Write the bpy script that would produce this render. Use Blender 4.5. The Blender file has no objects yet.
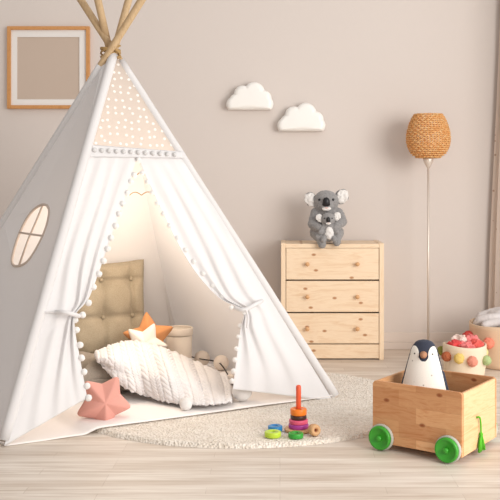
import bpy, bmesh, math, random
from mathutils import Vector, Matrix, noise
R = random.Random(7)
C = bpy.context.scene.collection
PI = math.pi
# ---------------------------------------------------------------- camera model (metres; y is depth, x right, z up)
F, CX, CY, H = 900.0, 280.0, 185.0, 1.05
WALL = 5.762
def gp(px, py, z=0.0):
    d = F * (H - z) / (py - CY); return Vector(((px - CX) * d / F, d, z))
def at(px, py, d):
    return Vector(((px - CX) * d / F, d, H - (py - CY) * d / F))
def V(*a): return Vector(a)
def lerp(a, b, t): return a + (b - a) * t
def clamp(x, a=0., b=1.): return max(a, min(b, x))
def smooth(x): x = clamp(x); return x * x * (3 - 2 * x)
def poly(pts, t):
    """point at fraction t along a polyline whose points are given at equal parameter steps"""
    n = len(pts) - 1; f = clamp(t) * n; i = min(int(f), n - 1); f -= i
    p0 = Vector(pts[max(i-1,0)]); p1 = Vector(pts[i]); p2 = Vector(pts[i+1]); p3 = Vector(pts[min(i+2,n)])
    return 0.5 * ((2*p1) + (p2-p0)*f + (2*p0-5*p1+4*p2-p3)*f*f + (3*p1-p0-3*p2+p3)*f**3)
def plin(vals, t):
    n = len(vals) - 1; f = clamp(t) * n; i = min(int(f), n - 1); return vals[i] + (vals[i+1] - vals[i]) * (f - i)
# ---------------------------------------------------------------- materials
def lin(c):
    return tuple(((v/255)/12.92 if v/255 <= .04045 else ((v/255+.055)/1.055)**2.4) for v in c) + (1.0,)
class NT:
    def __init__(s, name):
        s.m = bpy.data.materials.new(name); s.m.use_nodes = True; s.t = s.m.node_tree; s.t.nodes.clear()
        s.out = s.n('ShaderNodeOutputMaterial')
    def n(s, typ, **kw):
        o = s.t.nodes.new(typ)
        for k, v in kw.items():
            if isinstance(getattr(o, k, None), bpy.types.bpy_prop_collection): continue
            setattr(o, k, v)
        return o
    def l(s, a, b): s.t.links.new(a, b)
    def coord(s, scale=(1,1,1), kind='Object', rot=(0,0,0)):
        c = s.n('ShaderNodeTexCoord'); mp = s.n('ShaderNodeMapping')
        mp.inputs['Scale'].default_value = scale; mp.inputs['Rotation'].default_value = rot
        s.l(c.outputs[kind], mp.inputs['Vector']); return mp.outputs['Vector']
    def noise(s, vec, scale, detail=4, rough=.55):
        o = s.n('ShaderNodeTexNoise'); o.inputs['Scale'].default_value = scale; o.inputs['Detail'].default_value = detail
        o.inputs['Roughness'].default_value = rough; s.l(vec, o.inputs['Vector']); return o
    def ramp(s, fac, stops):
        o = s.n('ShaderNodeValToRGB'); e = o.color_ramp.elements
        e[0].position, e[0].color = stops[0][0], stops[0][1]; e[1].position, e[1].color = stops[-1][0], stops[-1][1]
        for p, c in stops[1:-1]:
            x = e.new(p); x.color = c
        s.l(fac, o.inputs['Fac']); return o.outputs['Color']
    def mix(s, fac, a, b, mode='MIX'):
        o = s.n('ShaderNodeMix'); o.data_type = 'RGBA'; o.blend_type = mode
        for sock, v in ((o.inputs[0], fac), (o.inputs[6], a), (o.inputs[7], b)):
            if hasattr(v, 'is_linked'): s.l(v, sock)
            else: sock.default_value = v
        return o.outputs[2]
    def bump(s, h, strength=.3, dist=.005):
        o = s.n('ShaderNodeBump'); o.inputs['Strength'].default_value = strength; o.inputs['Distance'].default_value = dist
        s.l(h, o.inputs['Height']); return o.outputs['Normal']
    def bsdf(s, color, rough=.6, normal=None, metal=0., sheen=0., spec=.5, out=True):
        b = s.n('ShaderNodeBsdfPrincipled')
        if hasattr(color, 'is_linked'): s.l(color, b.inputs['Base Color'])
        else: b.inputs['Base Color'].default_value = color
        b.inputs['Roughness'].default_value = rough; b.inputs['Metallic'].default_value = metal
        b.inputs['Sheen Weight'].default_value = sheen; b.inputs['Specular IOR Level'].default_value = spec
        if normal: s.l(normal, b.inputs['Normal'])
        if out: s.l(b.outputs[0], s.out.inputs[0])
        return b
def plain(name, c, rough=.55, bump=0., scale=80, metal=0., sheen=0., vary=.06, spec=.4):
    t = NT(name); v = t.coord(); nz = t.noise(v, scale)
    c0 = lin(c); dark = tuple(x * (1 - vary) for x in c0[:3]) + (1,)
    col = t.mix(nz.outputs['Fac'], dark, c0)
    t.bsdf(col, rough, t.bump(nz.outputs['Fac'], bump, .004) if bump else None, metal, sheen, spec)
    return t.m
def fabric(name, c, transl=.25, weave=500, bump=.25, vary=.08, wrinkle=.0, c2=None):
    t = NT(name); v = t.coord(); w = t.noise(v, weave, 2); big = t.noise(v, 6, 3)
    c0 = lin(c); dark = lin(c2) if c2 else tuple(x * (1 - vary) for x in c0[:3]) + (1,)
    col = t.mix(w.outputs['Fac'], dark, c0)
    nrm = t.bump(w.outputs['Fac'], bump, .002)
    if wrinkle:
        b2 = t.n('ShaderNodeBump'); b2.inputs['Strength'].default_value = wrinkle; b2.inputs['Distance'].default_value = .02
        t.l(big.outputs['Fac'], b2.inputs['Height']); t.l(nrm, b2.inputs['Normal']); nrm = b2.outputs['Normal']
    b = t.bsdf(col, .9, nrm, spec=.15, sheen=.1, out=transl <= 0)
    if transl > 0:
        tr = t.n('ShaderNodeBsdfTranslucent'); t.l(col, tr.inputs['Color'])
        mx = t.n('ShaderNodeMixShader'); mx.inputs[0].default_value = transl
        t.l(b.outputs[0], mx.inputs[1]); t.l(tr.outputs[0], mx.inputs[2]); t.l(mx.outputs[0], t.out.inputs[0])
    return t.m
def wood(name, light, mid, dark, axis=(1,12,12), knots=.0, rough=.5, block=None):
    """grain runs along the axis with the small scale; block = (length, height, offset) joins glued staves"""
    t = NT(name); v = t.coord(axis)
    d = t.noise(t.coord((axis[0]*.6, axis[1]*.35, axis[2]*.35)), 3, 2)
    add = t.n('ShaderNodeVectorMath'); add.operation = 'ADD'
    sc = t.n('ShaderNodeVectorMath'); sc.operation = 'SCALE'; sc.inputs['Scale'].default_value = 1.2
    t.l(d.outputs['Color'], sc.inputs[0]); t.l(v, add.inputs[0]); t.l(sc.outputs[0], add.inputs[1])
    g = t.noise(add.outputs[0], 4, 6, .62)
    col = t.ramp(g.outputs['Fac'], [(.28, lin(mid)), (.5, lin(light)), (.72, lin(mid))])
    if block:
        bv = t.coord(block[3], rot=block[4])
        br = t.n('ShaderNodeTexBrick'); t.l(bv, br.inputs['Vector'])
        br.inputs['Scale'].default_value = 1; br.inputs['Brick Width'].default_value = block[0]; br.inputs['Row Height'].default_value = block[1]
        br.inputs['Mortar Size'].default_value = .0006; br.inputs['Color1'].default_value = (1,1,1,1); br.inputs['Color2'].default_value = (.58,.42,.32,1)
        br.inputs['Mortar'].default_value = (.6,.5,.4,1); br.offset = .37
        col = t.mix(.8, col, br.outputs['Color'], 'MULTIPLY')
    if knots:
        vo = t.n('ShaderNodeTexVoronoi'); vo.voronoi_dimensions = '2D'; vo.inputs['Scale'].default_value = knots
        sx_ = t.n('ShaderNodeSeparateXYZ'); cb_ = t.n('ShaderNodeCombineXYZ'); t.l(t.coord((1, 1, 1.7)), sx_.inputs[0])
        t.l(sx_.outputs[0], cb_.inputs[0]); t.l(sx_.outputs[2], cb_.inputs[1]); t.l(cb_.outputs[0], vo.inputs['Vector'])
        sep = t.n('ShaderNodeSeparateColor'); t.l(vo.outputs['Color'], sep.inputs[0])
        thr = t.n('ShaderNodeMath'); thr.operation = 'LESS_THAN'; thr.inputs[1].default_value = .62; t.l(sep.outputs[0], thr.inputs[0])
        k = t.ramp(vo.outputs['Distance'], [(.0, (1,1,1,1)), (.05, (.75,.75,.75,1)), (.085, (0,0,0,1))])
        mul = t.n('ShaderNodeMath'); mul.operation = 'MULTIPLY'; t.l(k, mul.inputs[0]); t.l(thr.outputs[0], mul.inputs[1])
        col = t.mix(mul.outputs[0], col, lin(dark))
    t.bsdf(col, rough, t.bump(g.outputs['Fac'], .08, .002), spec=.35)
    return t.m

M = {}
M['wall'] = plain('wall paint', (216,206,199), .9, .04, 40, vary=.02, spec=.1)
M['trim'] = plain('trim paint', (222,210,201), .7, vary=.02, spec=.2)
def floor_mat():
    t = NT('whitewashed planks'); v = t.coord((1,1,1))
    br = t.n('ShaderNodeTexBrick'); t.l(v, br.inputs['Vector']); br.offset = .41; br.offset_frequency = 3
    br.inputs['Scale'].default_value = 1; br.inputs['Brick Width'].default_value = .62; br.inputs['Row Height'].default_value = .068
    br.inputs['Mortar Size'].default_value = .0012; br.inputs['Mortar Smooth'].default_value = .3
    br.inputs['Color1'].default_value = lin((228,219,208)); br.inputs['Color2'].default_value = lin((206,192,178)); br.inputs['Mortar'].default_value = lin((176,160,146))
    g = t.noise(t.coord((1.3,26,1)), 2.2, 6, .65)
    g2 = t.noise(t.coord((.9,9,1)), 1.5, 3, .5)
    col = t.mix(t.ramp(g.outputs['Fac'], [(.35, (1,1,1,1)), (.66, (0,0,0,1))]), lin((190,172,155)), br.outputs['Color'])
    col = t.mix(t.ramp(g2.outputs['Fac'], [(.4, (0,0,0,1)), (.7, (.55,.55,.55,1))]), col, lin((240,232,222)))
    t.bsdf(col, .5, t.bump(g.outputs['Fac'], .06, .002), spec=.3); return t.m
M['floor'] = floor_mat()
def rug_mat():
    t = NT('rug pile'); v = t.coord(); a = t.noise(v, 70, 4, .7); b = t.noise(t.coord((1,2.4,1)), 9, 4)
    vo = t.n('ShaderNodeTexVoronoi'); vo.inputs['Scale'].default_value = 95; t.l(v, vo.inputs['Vector'])
    col = t.ramp(a.outputs['Fac'], [(.28, lin((200,186,170))), (.45, lin((235,224,210))), (.7, lin((249,241,231)))])
    col = t.mix(t.ramp(b.outputs['Fac'], [(.44, (0,0,0,1)), (.75, (.5,.5,.5,1))]), col, lin((212,197,178)))
    t.bsdf(col, .95, t.bump(vo.outputs['Distance'], .7, .012), spec=.05, sheen=.2); return t.m
M['rug'] = rug_mat()
M['canvas'] = fabric('white cotton canvas', (239,237,237), .22, 700, .12, .03, .12)
M['canvas_plain'] = fabric('white cotton canvas smooth', (239,237,237), .22, 700, .1, .03)
M['tape'] = fabric('taupe binding tape', (206,190,178), 0, 500, .2, .05)
M['mat'] = fabric('tent floor cotton', (248,242,238), 0, 600, .15, .03, .15)
def tulle():
    t = NT('dotted tulle')
    c = t.n('ShaderNodeTexCoord'); mp = t.n('ShaderNodeMapping'); mp.inputs['Scale'].default_value = (1,1,1)
    t.l(c.outputs['UV'], mp.inputs['Vector'])
    vo = t.n('ShaderNodeTexVoronoi'); vo.voronoi_dimensions = '2D'; vo.inputs['Scale'].default_value = 26; vo.inputs['Randomness'].default_value = .45
    t.l(mp.outputs[0], vo.inputs['Vector'])
    dots = t.ramp(vo.outputs['Distance'], [(.15, (1,1,1,1)), (.22, (0,0,0,1))])
    col = t.mix(dots, lin((216,202,190)), lin((246,240,234)))
    d = t.n('ShaderNodeBsdfDiffuse'); t.l(col, d.inputs[0]); tl = t.n('ShaderNodeBsdfTranslucent'); t.l(col, tl.inputs[0])
    m1 = t.n('ShaderNodeMixShader'); m1.inputs[0].default_value = .10; t.l(d.outputs[0], m1.inputs[1]); t.l(tl.outputs[0], m1.inputs[2])
    tr = t.n('ShaderNodeBsdfTransparent'); m2 = t.n('ShaderNodeMixShader')
    f = t.n('ShaderNodeMath'); f.operation = 'MULTIPLY_ADD'; f.inputs[1].default_value = .2; f.inputs[2].default_value = .76; t.l(dots, f.inputs[0])
    t.l(f.outputs[0], m2.inputs[0]); t.l(tr.outputs[0], m2.inputs[1]); t.l(m1.outputs[0], m2.inputs[2]); t.l(m2.outputs[0], t.out.inputs[0])
    return t.m
M['tulle'] = tulle()
M['pompom'] = plain('white yarn', (240,237,234), .95, .6, 240, vary=.12, spec=.05)
M['pompom_grey'] = plain('silvery yarn', (222,220,219), .95, .6, 240, vary=.2, spec=.05)
M['pole'] = wood('raw pine pole', (200,172,134), (176,144,106), (130,95,60), (14,14,2), 0, .6)
M['twine'] = plain('jute twine', (186,150,98), .9, .5, 160, vary=.3)
M['pine'] = wood('light pine', (238,214,184), (226,194,158), (170,112,66), (1.1,11,11), 5.2, .45)
M['pine_v'] = wood('light pine upright', (238,214,184), (228,198,162), (170,112,66), (11,11,1.1), 0, .45)
M['pine_knob'] = wood('turned pine', (216,168,120), (200,150,104), (160,110,70), (8,1.5,8), 0, .4)
M['frame_wood'] = wood('honey oak frame', (205,148,92), (190,132,78), (150,100,60), (6,6,6), 0, .4)
M['paper'] = plain('mat board', (232,228,224), .9, vary=.01, spec=.1)
M['print'] = plain('plain beige print', (196,178,163), .9, vary=.02, spec=.1)
M['cloud'] = plain('white opal plastic', (246,243,238), .35, vary=.01, spec=.4)
M['taupe'] = fabric('taupe linen', (184,172,152), 0, 210, .8, .3, .35, (150,136,112))
M['greige'] = fabric('grey linen', (170,160,148), 0, 210, .8, .3, .1, (138,128,116))
M['star_pink'] = fabric('dusty pink cotton', (222,160,147), 0, 500, .3, .08, .15)
M['star_orange'] = fabric('ochre orange cotton', (222,156,104), 0, 500, .3, .08, .15)
M['star_white'] = fabric('cream cotton', (252,242,230), 0, 500, .3, .05, .15)
M['knit'] = fabric('cream knit wool', (236,232,231), 0, 260, .8, .12)
M['bin'] = fabric('white felt bin', (238,226,212), 0, 300, .3, .06)
M['cable'] = plain('dark cable', (40,36,34), .6)
M['ball'] = fabric('cotton thread ball', (240,237,234), .1, 200, .5, .1)
M['ball_warm'] = fabric('cream thread ball', (252,240,228), .15, 200, .5, .1)
M['koala'] = plain('grey plush', (172,169,168), .98, 1.2, 110, vary=.6, sheen=.4, spec=.05)
M['koala_dark'] = plain('grey plush limbs', (140,137,139), .98, 1., 150, vary=.4, sheen=.4, spec=.05)
M['koala_white'] = plain('white plush', (240,236,232), .98, .9, 150, vary=.15, sheen=.4, spec=.05)
M['black'] = plain('black plastic', (28,27,30), .4, vary=.1)
M['pink'] = plain('pink plush', (226,178,170), .9, .5, 150)
M['navy'] = fabric('charcoal navy jersey', (62,66,80), 0, 260, .5, .25)
def penguin_white():
    t = NT('white jersey with specks'); v = t.coord()
    vo = t.n('ShaderNodeTexVoronoi'); vo.inputs['Scale'].default_value = 26; t.l(v, vo.inputs['Vector'])
    k = t.ramp(vo.outputs['Distance'], [(.05, (1,1,1,1)), (.11, (0,0,0,1))])
    col = t.mix(k, lin((238,233,224)), lin((178,170,160))); n_ = t.noise(v, 260)
    t.bsdf(col, .95, t.bump(n_.outputs['Fac'], .5, .002), spec=.05); return t.m
M['belly'] = penguin_white()
M['beak'] = plain('tan felt', (176,128,98), .9, .4, 200)
M['cart'] = wood('glued pine staves', (240,192,144), (222,160,108), (140,72,38), (1.6,1.6,14), 5.5, .45,
                 (.2, .062, .4, (1,1,1), (PI/2,0,0)))
M['cart_side'] = wood('glued pine staves end', (240,198,152), (226,172,120), (140,76,40), (1.6,1.6,14), 0, .45,
                 (.16, .062, .4, (1,1,1), (PI/2,0,PI/2)))
M['green'] = plain('green plastic', (58,160,44), .35, vary=.03, spec=.5)
M['tyre'] = plain('pale grey rubber', (186,186,176), .6, vary=.05)
M['tassel'] = plain('lime yarn', (96,196,44), .8, .4, 240, vary=.25)
M['basket'] = fabric('cream felted wool', (244,226,200), .05, 220, .5, .12)
M['basket2'] = fabric('peach felted wool', (240,210,178), .05, 220, .5, .12)
M['grey_cloth'] = fabric('grey jersey cloth', (230,223,221), 0, 260, .5, .18)
for k, c in dict(rust=(180,104,72), yellow=(240,206,122), pinkp=(240,158,136), sage=(186,204,146), olive=(150,150,80), lemon=(236,226,160), crimson=(214,84,78), coral=(246,146,122)).items():
    M[k] = plain(k + ' yarn', c, .95, .7, 160, vary=.2, spec=.05)
for k, c in dict(scrap_red=(232,84,84), scrap_pink=(244,140,138), scrap_white=(252,228,216), scrap_coral=(238,106,96)).items():
    M[k] = fabric(k.replace('_', ' '), c, .05, 220, .7, .15)
M['steel'] = plain('satin nickel', (226,214,202), .4, metal=.45, vary=.03)
for k, c in dict(r_orange=(244,130,36), r_brown=(70,40,34), r_pink=(226,90,124), r_purple=(172,62,150), r_lime=(186,214,60), r_blue=(40,130,190), r_green=(52,160,56), r_red=(228,92,56)).items():
    M[k] = plain(k[2:] + ' lacquer', c, .35, vary=.04, spec=.5)
M['r_wood'] = wood('beech', (214,170,124), (200,152,108), (160,110,70), (6,6,2), 0, .5)
def rattan():
    t = NT('woven paper cord'); v = t.coord()
    a = t.noise(v, 60, 3)
    col = t.ramp(a.outputs['Fac'], [(.3, lin((238,172,102))), (.55, lin((250,206,142))), (.75, lin((254,228,180)))])
    b = t.bsdf(col, .7, None, spec=.2, out=False)
    tr = t.n('ShaderNodeBsdfTranslucent'); t.l(col, tr.inputs[0]); mx = t.n('ShaderNodeMixShader'); mx.inputs[0].default_value = .35
    t.l(b.outputs[0], mx.inputs[1]); t.l(tr.outputs[0], mx.inputs[2]); t.l(mx.outputs[0], t.out.inputs[0]); return t.m
M['rattan'] = rattan()
def sheer():
    t = NT('dotted sheer')
    vo = t.n('ShaderNodeTexVoronoi'); vo.inputs['Scale'].default_value = 22; vo.inputs['Randomness'].default_value = .3; t.l(t.coord(), vo.inputs['Vector'])
    col = t.mix(t.ramp(vo.outputs['Distance'], [(.12, (1,1,1,1)), (.17, (0,0,0,1))]), lin((240,226,214)), lin((204,176,156)))
    d = t.n('ShaderNodeBsdfDiffuse'); t.l(col, d.inputs[0]); tl = t.n('ShaderNodeBsdfTranslucent'); t.l(col, tl.inputs[0])
    m1 = t.n('ShaderNodeMixShader'); m1.inputs[0].default_value = .4; t.l(d.outputs[0], m1.inputs[1]); t.l(tl.outputs[0], m1.inputs[2]); t.l(m1.outputs[0], t.out.inputs[0])
    return t.m
M['sheer'] = sheer()

# ---------------------------------------------------------------- objects
def obj(name, data, mat=None, parent=None, smooth_=True, loc=None):
    if isinstance(data, bmesh.types.BMesh):
        me = bpy.data.meshes.new(name); data.normal_update(); data.to_mesh(me); data.free()
    else: me = data
    if smooth_:
        for p in me.polygons: p.use_smooth = True
    if mat and not me.materials: me.materials.append(M[mat] if isinstance(mat, str) else mat)
    o = bpy.data.objects.new(name, me); C.objects.link(o)
    if loc is not None: o.location = loc
    if parent: o.parent = parent
    return o
def tag(o, label, cat, group=None, kind=None):
    o['label'] = label; o['category'] = cat
    if group: o['group'] = group
    if kind: o['kind'] = kind
    return o
def thing(name, label, cat, loc=(0,0,0), rotz=0., group=None):
    o = bpy.data.objects.new(name, None); C.objects.link(o); o.location = loc; o.rotation_euler = (0,0,rotz); o.empty_display_size = .05
    return tag(o, label, cat, group)
def struct(name, bm, mat, smooth_=False):
    o = obj(name, bm, mat, None, smooth_); o['kind'] = 'structure'; return o
def bm_(): return bmesh.new()
def box(bm, lo, hi, bev=0., seg=2):
    lo = Vector(lo); hi = Vector(hi); r = bmesh.ops.create_cube(bm, size=1.0)
    for v in r['verts']:
        v.co = Vector((lerp(lo.x, hi.x, v.co.x+.5), lerp(lo.y, hi.y, v.co.y+.5), lerp(lo.z, hi.z, v.co.z+.5)))
    if bev:
        es = list({e for v in r['verts'] for e in v.link_edges})
        bmesh.ops.bevel(bm, geom=es, offset=bev, segments=seg, profile=.5, affect='EDGES')
    return bm
def boxm(lo, hi, bev=0., seg=2): return box(bm_(), lo, hi, bev, seg)
def prism(bm, pts, vec):
    """closed polygon pts (3D) extruded along vec"""
    a = [bm.verts.new(p) for p in pts]; b = [bm.verts.new(Vector(p) + Vector(vec)) for p in pts]; n = len(pts)
    bm.faces.new(a); bm.faces.new(list(reversed(b)))
    for i in range(n): bm.faces.new((a[(i+1)%n], a[i], b[i], b[(i+1)%n]))
    bmesh.ops.recalc_face_normals(bm, faces=bm.faces); return bm
def lathe(bm, prof, n=40, axis=None, origin=(0,0,0), close=False):
    """prof: list of (r, z); r<=1e-6 makes a pole"""
    O = Vector(origin); A = Matrix.Identity(3) if axis is None else Vector((0,0,1)).rotation_difference(Vector(axis)).to_matrix()
    rows = []
    for r, z in prof:
        if r < 1e-6: rows.append([bm.verts.new(O + A @ V(0,0,z))])
        else: rows.append([bm.verts.new(O + A @ V(r*math.cos(2*PI*i/n), r*math.sin(2*PI*i/n), z)) for i in range(n)])
    pairs = list(zip(rows, rows[1:])) + ([(rows[-1], rows[0])] if close else [])
    for a, b in pairs:
        for i in range(n):
            j = (i+1) % n
            if len(a) == 1 and len(b) == 1: continue
            if len(a) == 1: bm.faces.new((a[0], b[i], b[j]))
            elif len(b) == 1: bm.faces.new((a[i], b[0], a[j]))
            else: bm.faces.new((a[i], b[i], b[j], a[j]))
    bmesh.ops.recalc_face_normals(bm, faces=bm.faces); return bm
def tube(bm, pts, rad, n=10, closed=False):
    pts = [Vector(p) for p in pts]; N = len(pts); rad = rad if isinstance(rad, (list, tuple)) else [rad]*N
    rows = []; up = None
    for i, p in enumerate(pts):
        if closed: t = (pts[(i+1)%N] - pts[i-1]).normalized()
        else: t = (pts[min(i+1,N-1)] - pts[max(i-1,0)]).normalized()
        if up is None: up = t.orthogonal().normalized()
        else: up = (up - t * up.dot(t)).normalized()
        w = t.cross(up)
        rows.append([bm.verts.new(p + rad[i]*(up*math.cos(2*PI*k/n) + w*math.sin(2*PI*k/n))) for k in range(n)])
    for i in range(N if closed else N-1):
        a, b = rows[i], rows[(i+1)%N]
        for k in range(n): bm.faces.new((a[k], a[(k+1)%n], b[(k+1)%n], b[k]))
    if not closed:
        bm.faces.new(rows[0]); bm.faces.new(rows[-1])
    bmesh.ops.recalc_face_normals(bm, faces=bm.faces); return bm
def gridm(fn, nu, nv, uv=False, thick=0.):
    """surface fn(u,v); with thick it becomes a closed sheet along its own normals"""
    bm = bm_(); P = [[Vector(fn(i/nu, j/nv)) for i in range(nu+1)] for j in range(nv+1)]
    g = [[bm.verts.new(p) for p in row] for row in P]
    for j in range(nv):
        for i in range(nu): bm.faces.new((g[j][i], g[j][i+1], g[j+1][i+1], g[j+1][i]))
    if thick:
        bm.normal_update(); back = [[bm.verts.new(v.co - v.normal*thick) for v in row] for row in g]
        for j in range(nv):
            for i in range(nu): bm.faces.new((back[j][i], back[j+1][i], back[j+1][i+1], back[j][i+1]))
        for i in range(nu):
            bm.faces.new((g[0][i], back[0][i], back[0][i+1], g[0][i+1])); bm.faces.new((g[nv][i+1], back[nv][i+1], back[nv][i], g[nv][i]))
        for j in range(nv):
            bm.faces.new((g[j+1][0], back[j+1][0], back[j][0], g[j][0])); bm.faces.new((g[j][nu], back[j][nu], back[j+1][nu], g[j+1][nu]))
    return bm
def ellipsoid(bm, c, r, rot=None, sub=3):
    q = bmesh.ops.create_icosphere(bm, subdivisions=sub, radius=1.0); r = r if isinstance(r, (tuple, list)) else (r,)*3
    Mx = Matrix.Translation(Vector(c)) @ (rot.to_4x4() if rot else Matrix.Identity(4)) @ Matrix.Diagonal((*r, 1))
    bmesh.ops.transform(bm, matrix=Mx, verts=q['verts']); return q['verts']
def capsule(bm, a, b, ra, rb, n=6):
    for i in range(n+1):
        t = i/n; ellipsoid(bm, lerp(Vector(a), Vector(b), t), lerp(ra, rb, t), sub=2)
def fuzz(bm, amp, freq, seed=0, verts=None):
    bm.normal_update(); off = V(seed*3.1, seed*1.7, seed*.9)
    for v in list(verts or bm.verts): v.co += v.normal * amp * noise.fractal(v.co*freq + off, 1.0, 2.0, 3)
    return bm
def pom(name, c, r, mat, parent, seed=0, sub=3):
    bm = bm_(); ellipsoid(bm, (0,0,0), r, sub=sub); fuzz(bm, r*.15, 3.2/r, seed)
    return obj(name, bm, mat, parent, True, Vector(c))
def blob(name, bm, mat, parent, voxel, fur=.0, smooth_it=3, loc=None):
    o = obj(name, bm, mat, parent, True, loc)
    m = o.modifiers.new('merge', 'REMESH'); m.mode = 'VOXEL'; m.voxel_size = voxel; m.use_smooth_shade = True
    s = o.modifiers.new('soften', 'SMOOTH'); s.factor = .5; s.iterations = smooth_it
    if fur:
        tx = bpy.data.textures.new(name + ' fur', 'CLOUDS'); tx.noise_scale = .012; tx.noise_depth = 2
        d = o.modifiers.new('fur', 'DISPLACE'); d.texture = tx; d.strength = fur; d.mid_level = .5; d.texture_coords = 'LOCAL'
    return o

# ================================================================= ROOM
struct('floor', boxm((-4.2, 1.2, -.06), (1.70, WALL+.1, 0)), 'floor')
struct('wall_back', boxm((-4.2, WALL, 0), (1.70, WALL+.1, 2.75)), 'wall')
bw = boxm((-4.2, WALL-.014, 0), (1.60, WALL-.0002, .045), .002)
box(bw, (-4.2, WALL-.011, .0455), (1.60, WALL-.0002, .108), .003)
struct('baseboard_back', bw, 'trim')
struct('wall_right', boxm((1.62,5.15,0), (1.70,WALL,2.75)), 'wall')

# ================================================================= RUG
RC, RX, RY = V(-.17, 4.337, 0), .835, .757
def rugf(u, v):
    a = 2*PI*u; rr = v
    n1 = 1 + .004*noise.noise(V(math.cos(a)*9, math.sin(a)*9, 0))
    p = V(RC.x + RX*rr*n1*math.cos(a), RC.y + RY*rr*n1*math.sin(a), 0)
    p.z = .017*(1-clamp((rr-.975)/.025)**2) + .0022*noise.fractal(p*45, 1, 2, 3) if v < 1 else .0005
    p.z = max(p.z, .0005); return p
tag(obj('round_rug', gridm(rugf, 300, 110), 'rug'), 'large round beige flecked wool rug lying on the pale plank floor', 'rug')

# ================================================================= TEEPEE TENT
FL, FR, BL, BR = gp(4,446), gp(335,400), gp(-96,385), gp(180,358)
for p in (FL, FR, BL, BR): p.z = .02
AP = at(117, 57, 4.50)
tent = thing('teepee_tent', 'white canvas teepee play tent with tied back curtains and pompom trim', 'tent', V(AP.x, AP.y, 0))
T0 = Vector(tent.location)
def L(p): return Vector(p) - T0
def tpart(name, bm, mat, parent=None, **k):
    """vertices are given in room coordinates; they are kept relative to the tent's base"""
    bmesh.ops.translate(bm, verts=bm.verts, vec=-T0); return obj(name, bm, mat, parent or tent, **k)
FN = (FR - FL).cross(AP - FL).normalized()
if FN.y > 0: FN = -FN
def onfront(px, py, off=0.):
    o = V(0,0,H); d = V((px-CX)/F, 1, -(py-CY)/F); t = (FL + FN*off - o).dot(FN) / d.dot(FN); return o + d*t
# panels -----------------------------------------------------------
def inside(p, q=.985): return p
def tri_panel(a, b, apex, sag=.012, n=44, seed=0):
    nr = (b-a).cross(apex-a).normalized(); ctr = (FL+FR+BL+BR)/4 + V(0,0,.5)
    if (ctr - a).dot(nr) < 0: nr = -nr
    def fn(u, v):
        vv = v*.985; p = lerp(lerp(a, b, u), apex, vv)
        w = math.sin(PI*u)*(1-vv)**.5
        return p + nr*(sag*w + .006*w*noise.noise(V(u*5+seed, v*2, seed)))
    return gridm(fn, n, n)
tpart('back_panel', tri_panel(BL, BR, AP, seed=3), 'canvas_plain')
tpart('side_panel', tri_panel(FR, BR, AP, seed=5), 'canvas')
# left panel, with its window cut out of the cloth
LN = (BL-FL).cross(AP-FL).normalized()
if LN.y > 0: LN = -LN
def onleft(px, py, off=0.):
    o = V(0,0,H); d = V((px-CX)/F, 1, -(py-CY)/F); t = (FL + LN*off - o).dot(LN) / d.dot(LN); return o + d*t
win = [(47,205.5),(49.2,210),(48.8,217),(46,228),(41,240),(34.5,252),(28,261),(21,265.5),(14.5,265.8),(12,262),(13,254),(16,243),(20.5,231),(26,220),(32,211.5),(38.5,206.2),(43.5,204.6)]
nW = 68
loopw = [poly([(*w,0) for w in win + win[:1]], i/nW) for i in range(nW)]
bm = bm_()
CFL, CBL = at(114.5, 50, 4.47), at(110.5, 50, 4.44)
outer = [bm.verts.new(p) for p in (FL, lerp(FL,BL,.5), BL, lerp(BL,CBL,.5), lerp(BL,CBL,.965), lerp(FL,CFL,.975), lerp(FL,CFL,.5))]
hole = [bm.verts.new(onleft(p.x, p.y)) for p in loopw]
es = [bm.edges.new((l[i], l[(i+1)%len(l)])) for l in (outer, hole) for i in range(len(l))]
bmesh.ops.triangle_fill(bm, use_beauty=True, use_dissolve=False, edges=es)
lp = tpart('side_panel', bm, 'canvas', smooth_=False)
so = lp.modifiers.new('cloth', 'SOLIDIFY'); so.thickness = .002
bm = tube(bm_(), [onleft(p.x, p.y, .003) for p in loopw], .0065, 8, True)
wf = tpart('window_frame', bm, 'tape')
bm = tube(bm_(), [onleft(*p, .003) for p in ((42.8,205),(35,224),(28,240),(19,265.5))], .0052, 8)
tube(bm, [onleft(*p, .0035) for p in ((20,232.5),(32,234.4),(43.5,236))], .0052, 8)
bmesh.ops.translate(bm, verts=bm.verts, vec=-T0); obj('window_bar', bm, 'tape', wf)
# sleeves and poles ------------------------------------------------
def pole(foot, C_, ext, k, r=.0185, rs=.0235):
    d = (C_ - foot); pts = [lerp(foot, foot + d*ext, i/14) for i in range(15)]
    tpart('pole', tube(bm_(), pts, [r*(1+.05*math.sin(i*2.1)) for i in range(15)], 14), 'pole')
    n = 26; pts = [lerp(foot, foot + d*k, i/n) for i in range(n+1)]
    tpart('pole_sleeve', tube(bm_(), pts, [rs*(1+.05*noise.noise(V(i*.6, foot.x, 0))) for i in range(n+1)], 14), 'canvas_plain')
pole(FL, at(114.5, 50, 4.47), 1.30, .985)
pole(BL, at(110.5, 50, 4.44), 1.26, .955, .0185, .0195)
pole(FR, at(110.5, 46, 4.52), 1.26, .955)
pole(BR, at(109, 48, 4.56), 1.26, .95)
bm = bm_(); c0 = at(110.5, 52, 4.48)
for k in range(6):
    z = -.022 + .009*k; pts = []
    for i in range(28):
        a = 2*PI*i/28; pts.append(c0 + V(.047*math.cos(a), .047*math.sin(a), z + .012*math.sin(a + k*1.4)))
    tube(bm, pts, .0048, 6, True)
tube(bm, [c0 + V(.03,-.045,.0), c0 + V(.052,-.05,-.012), c0 + V(.06,-.045,-.035)], .004, 6)
tpart('twine_binding', bm, 'twine')
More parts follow.
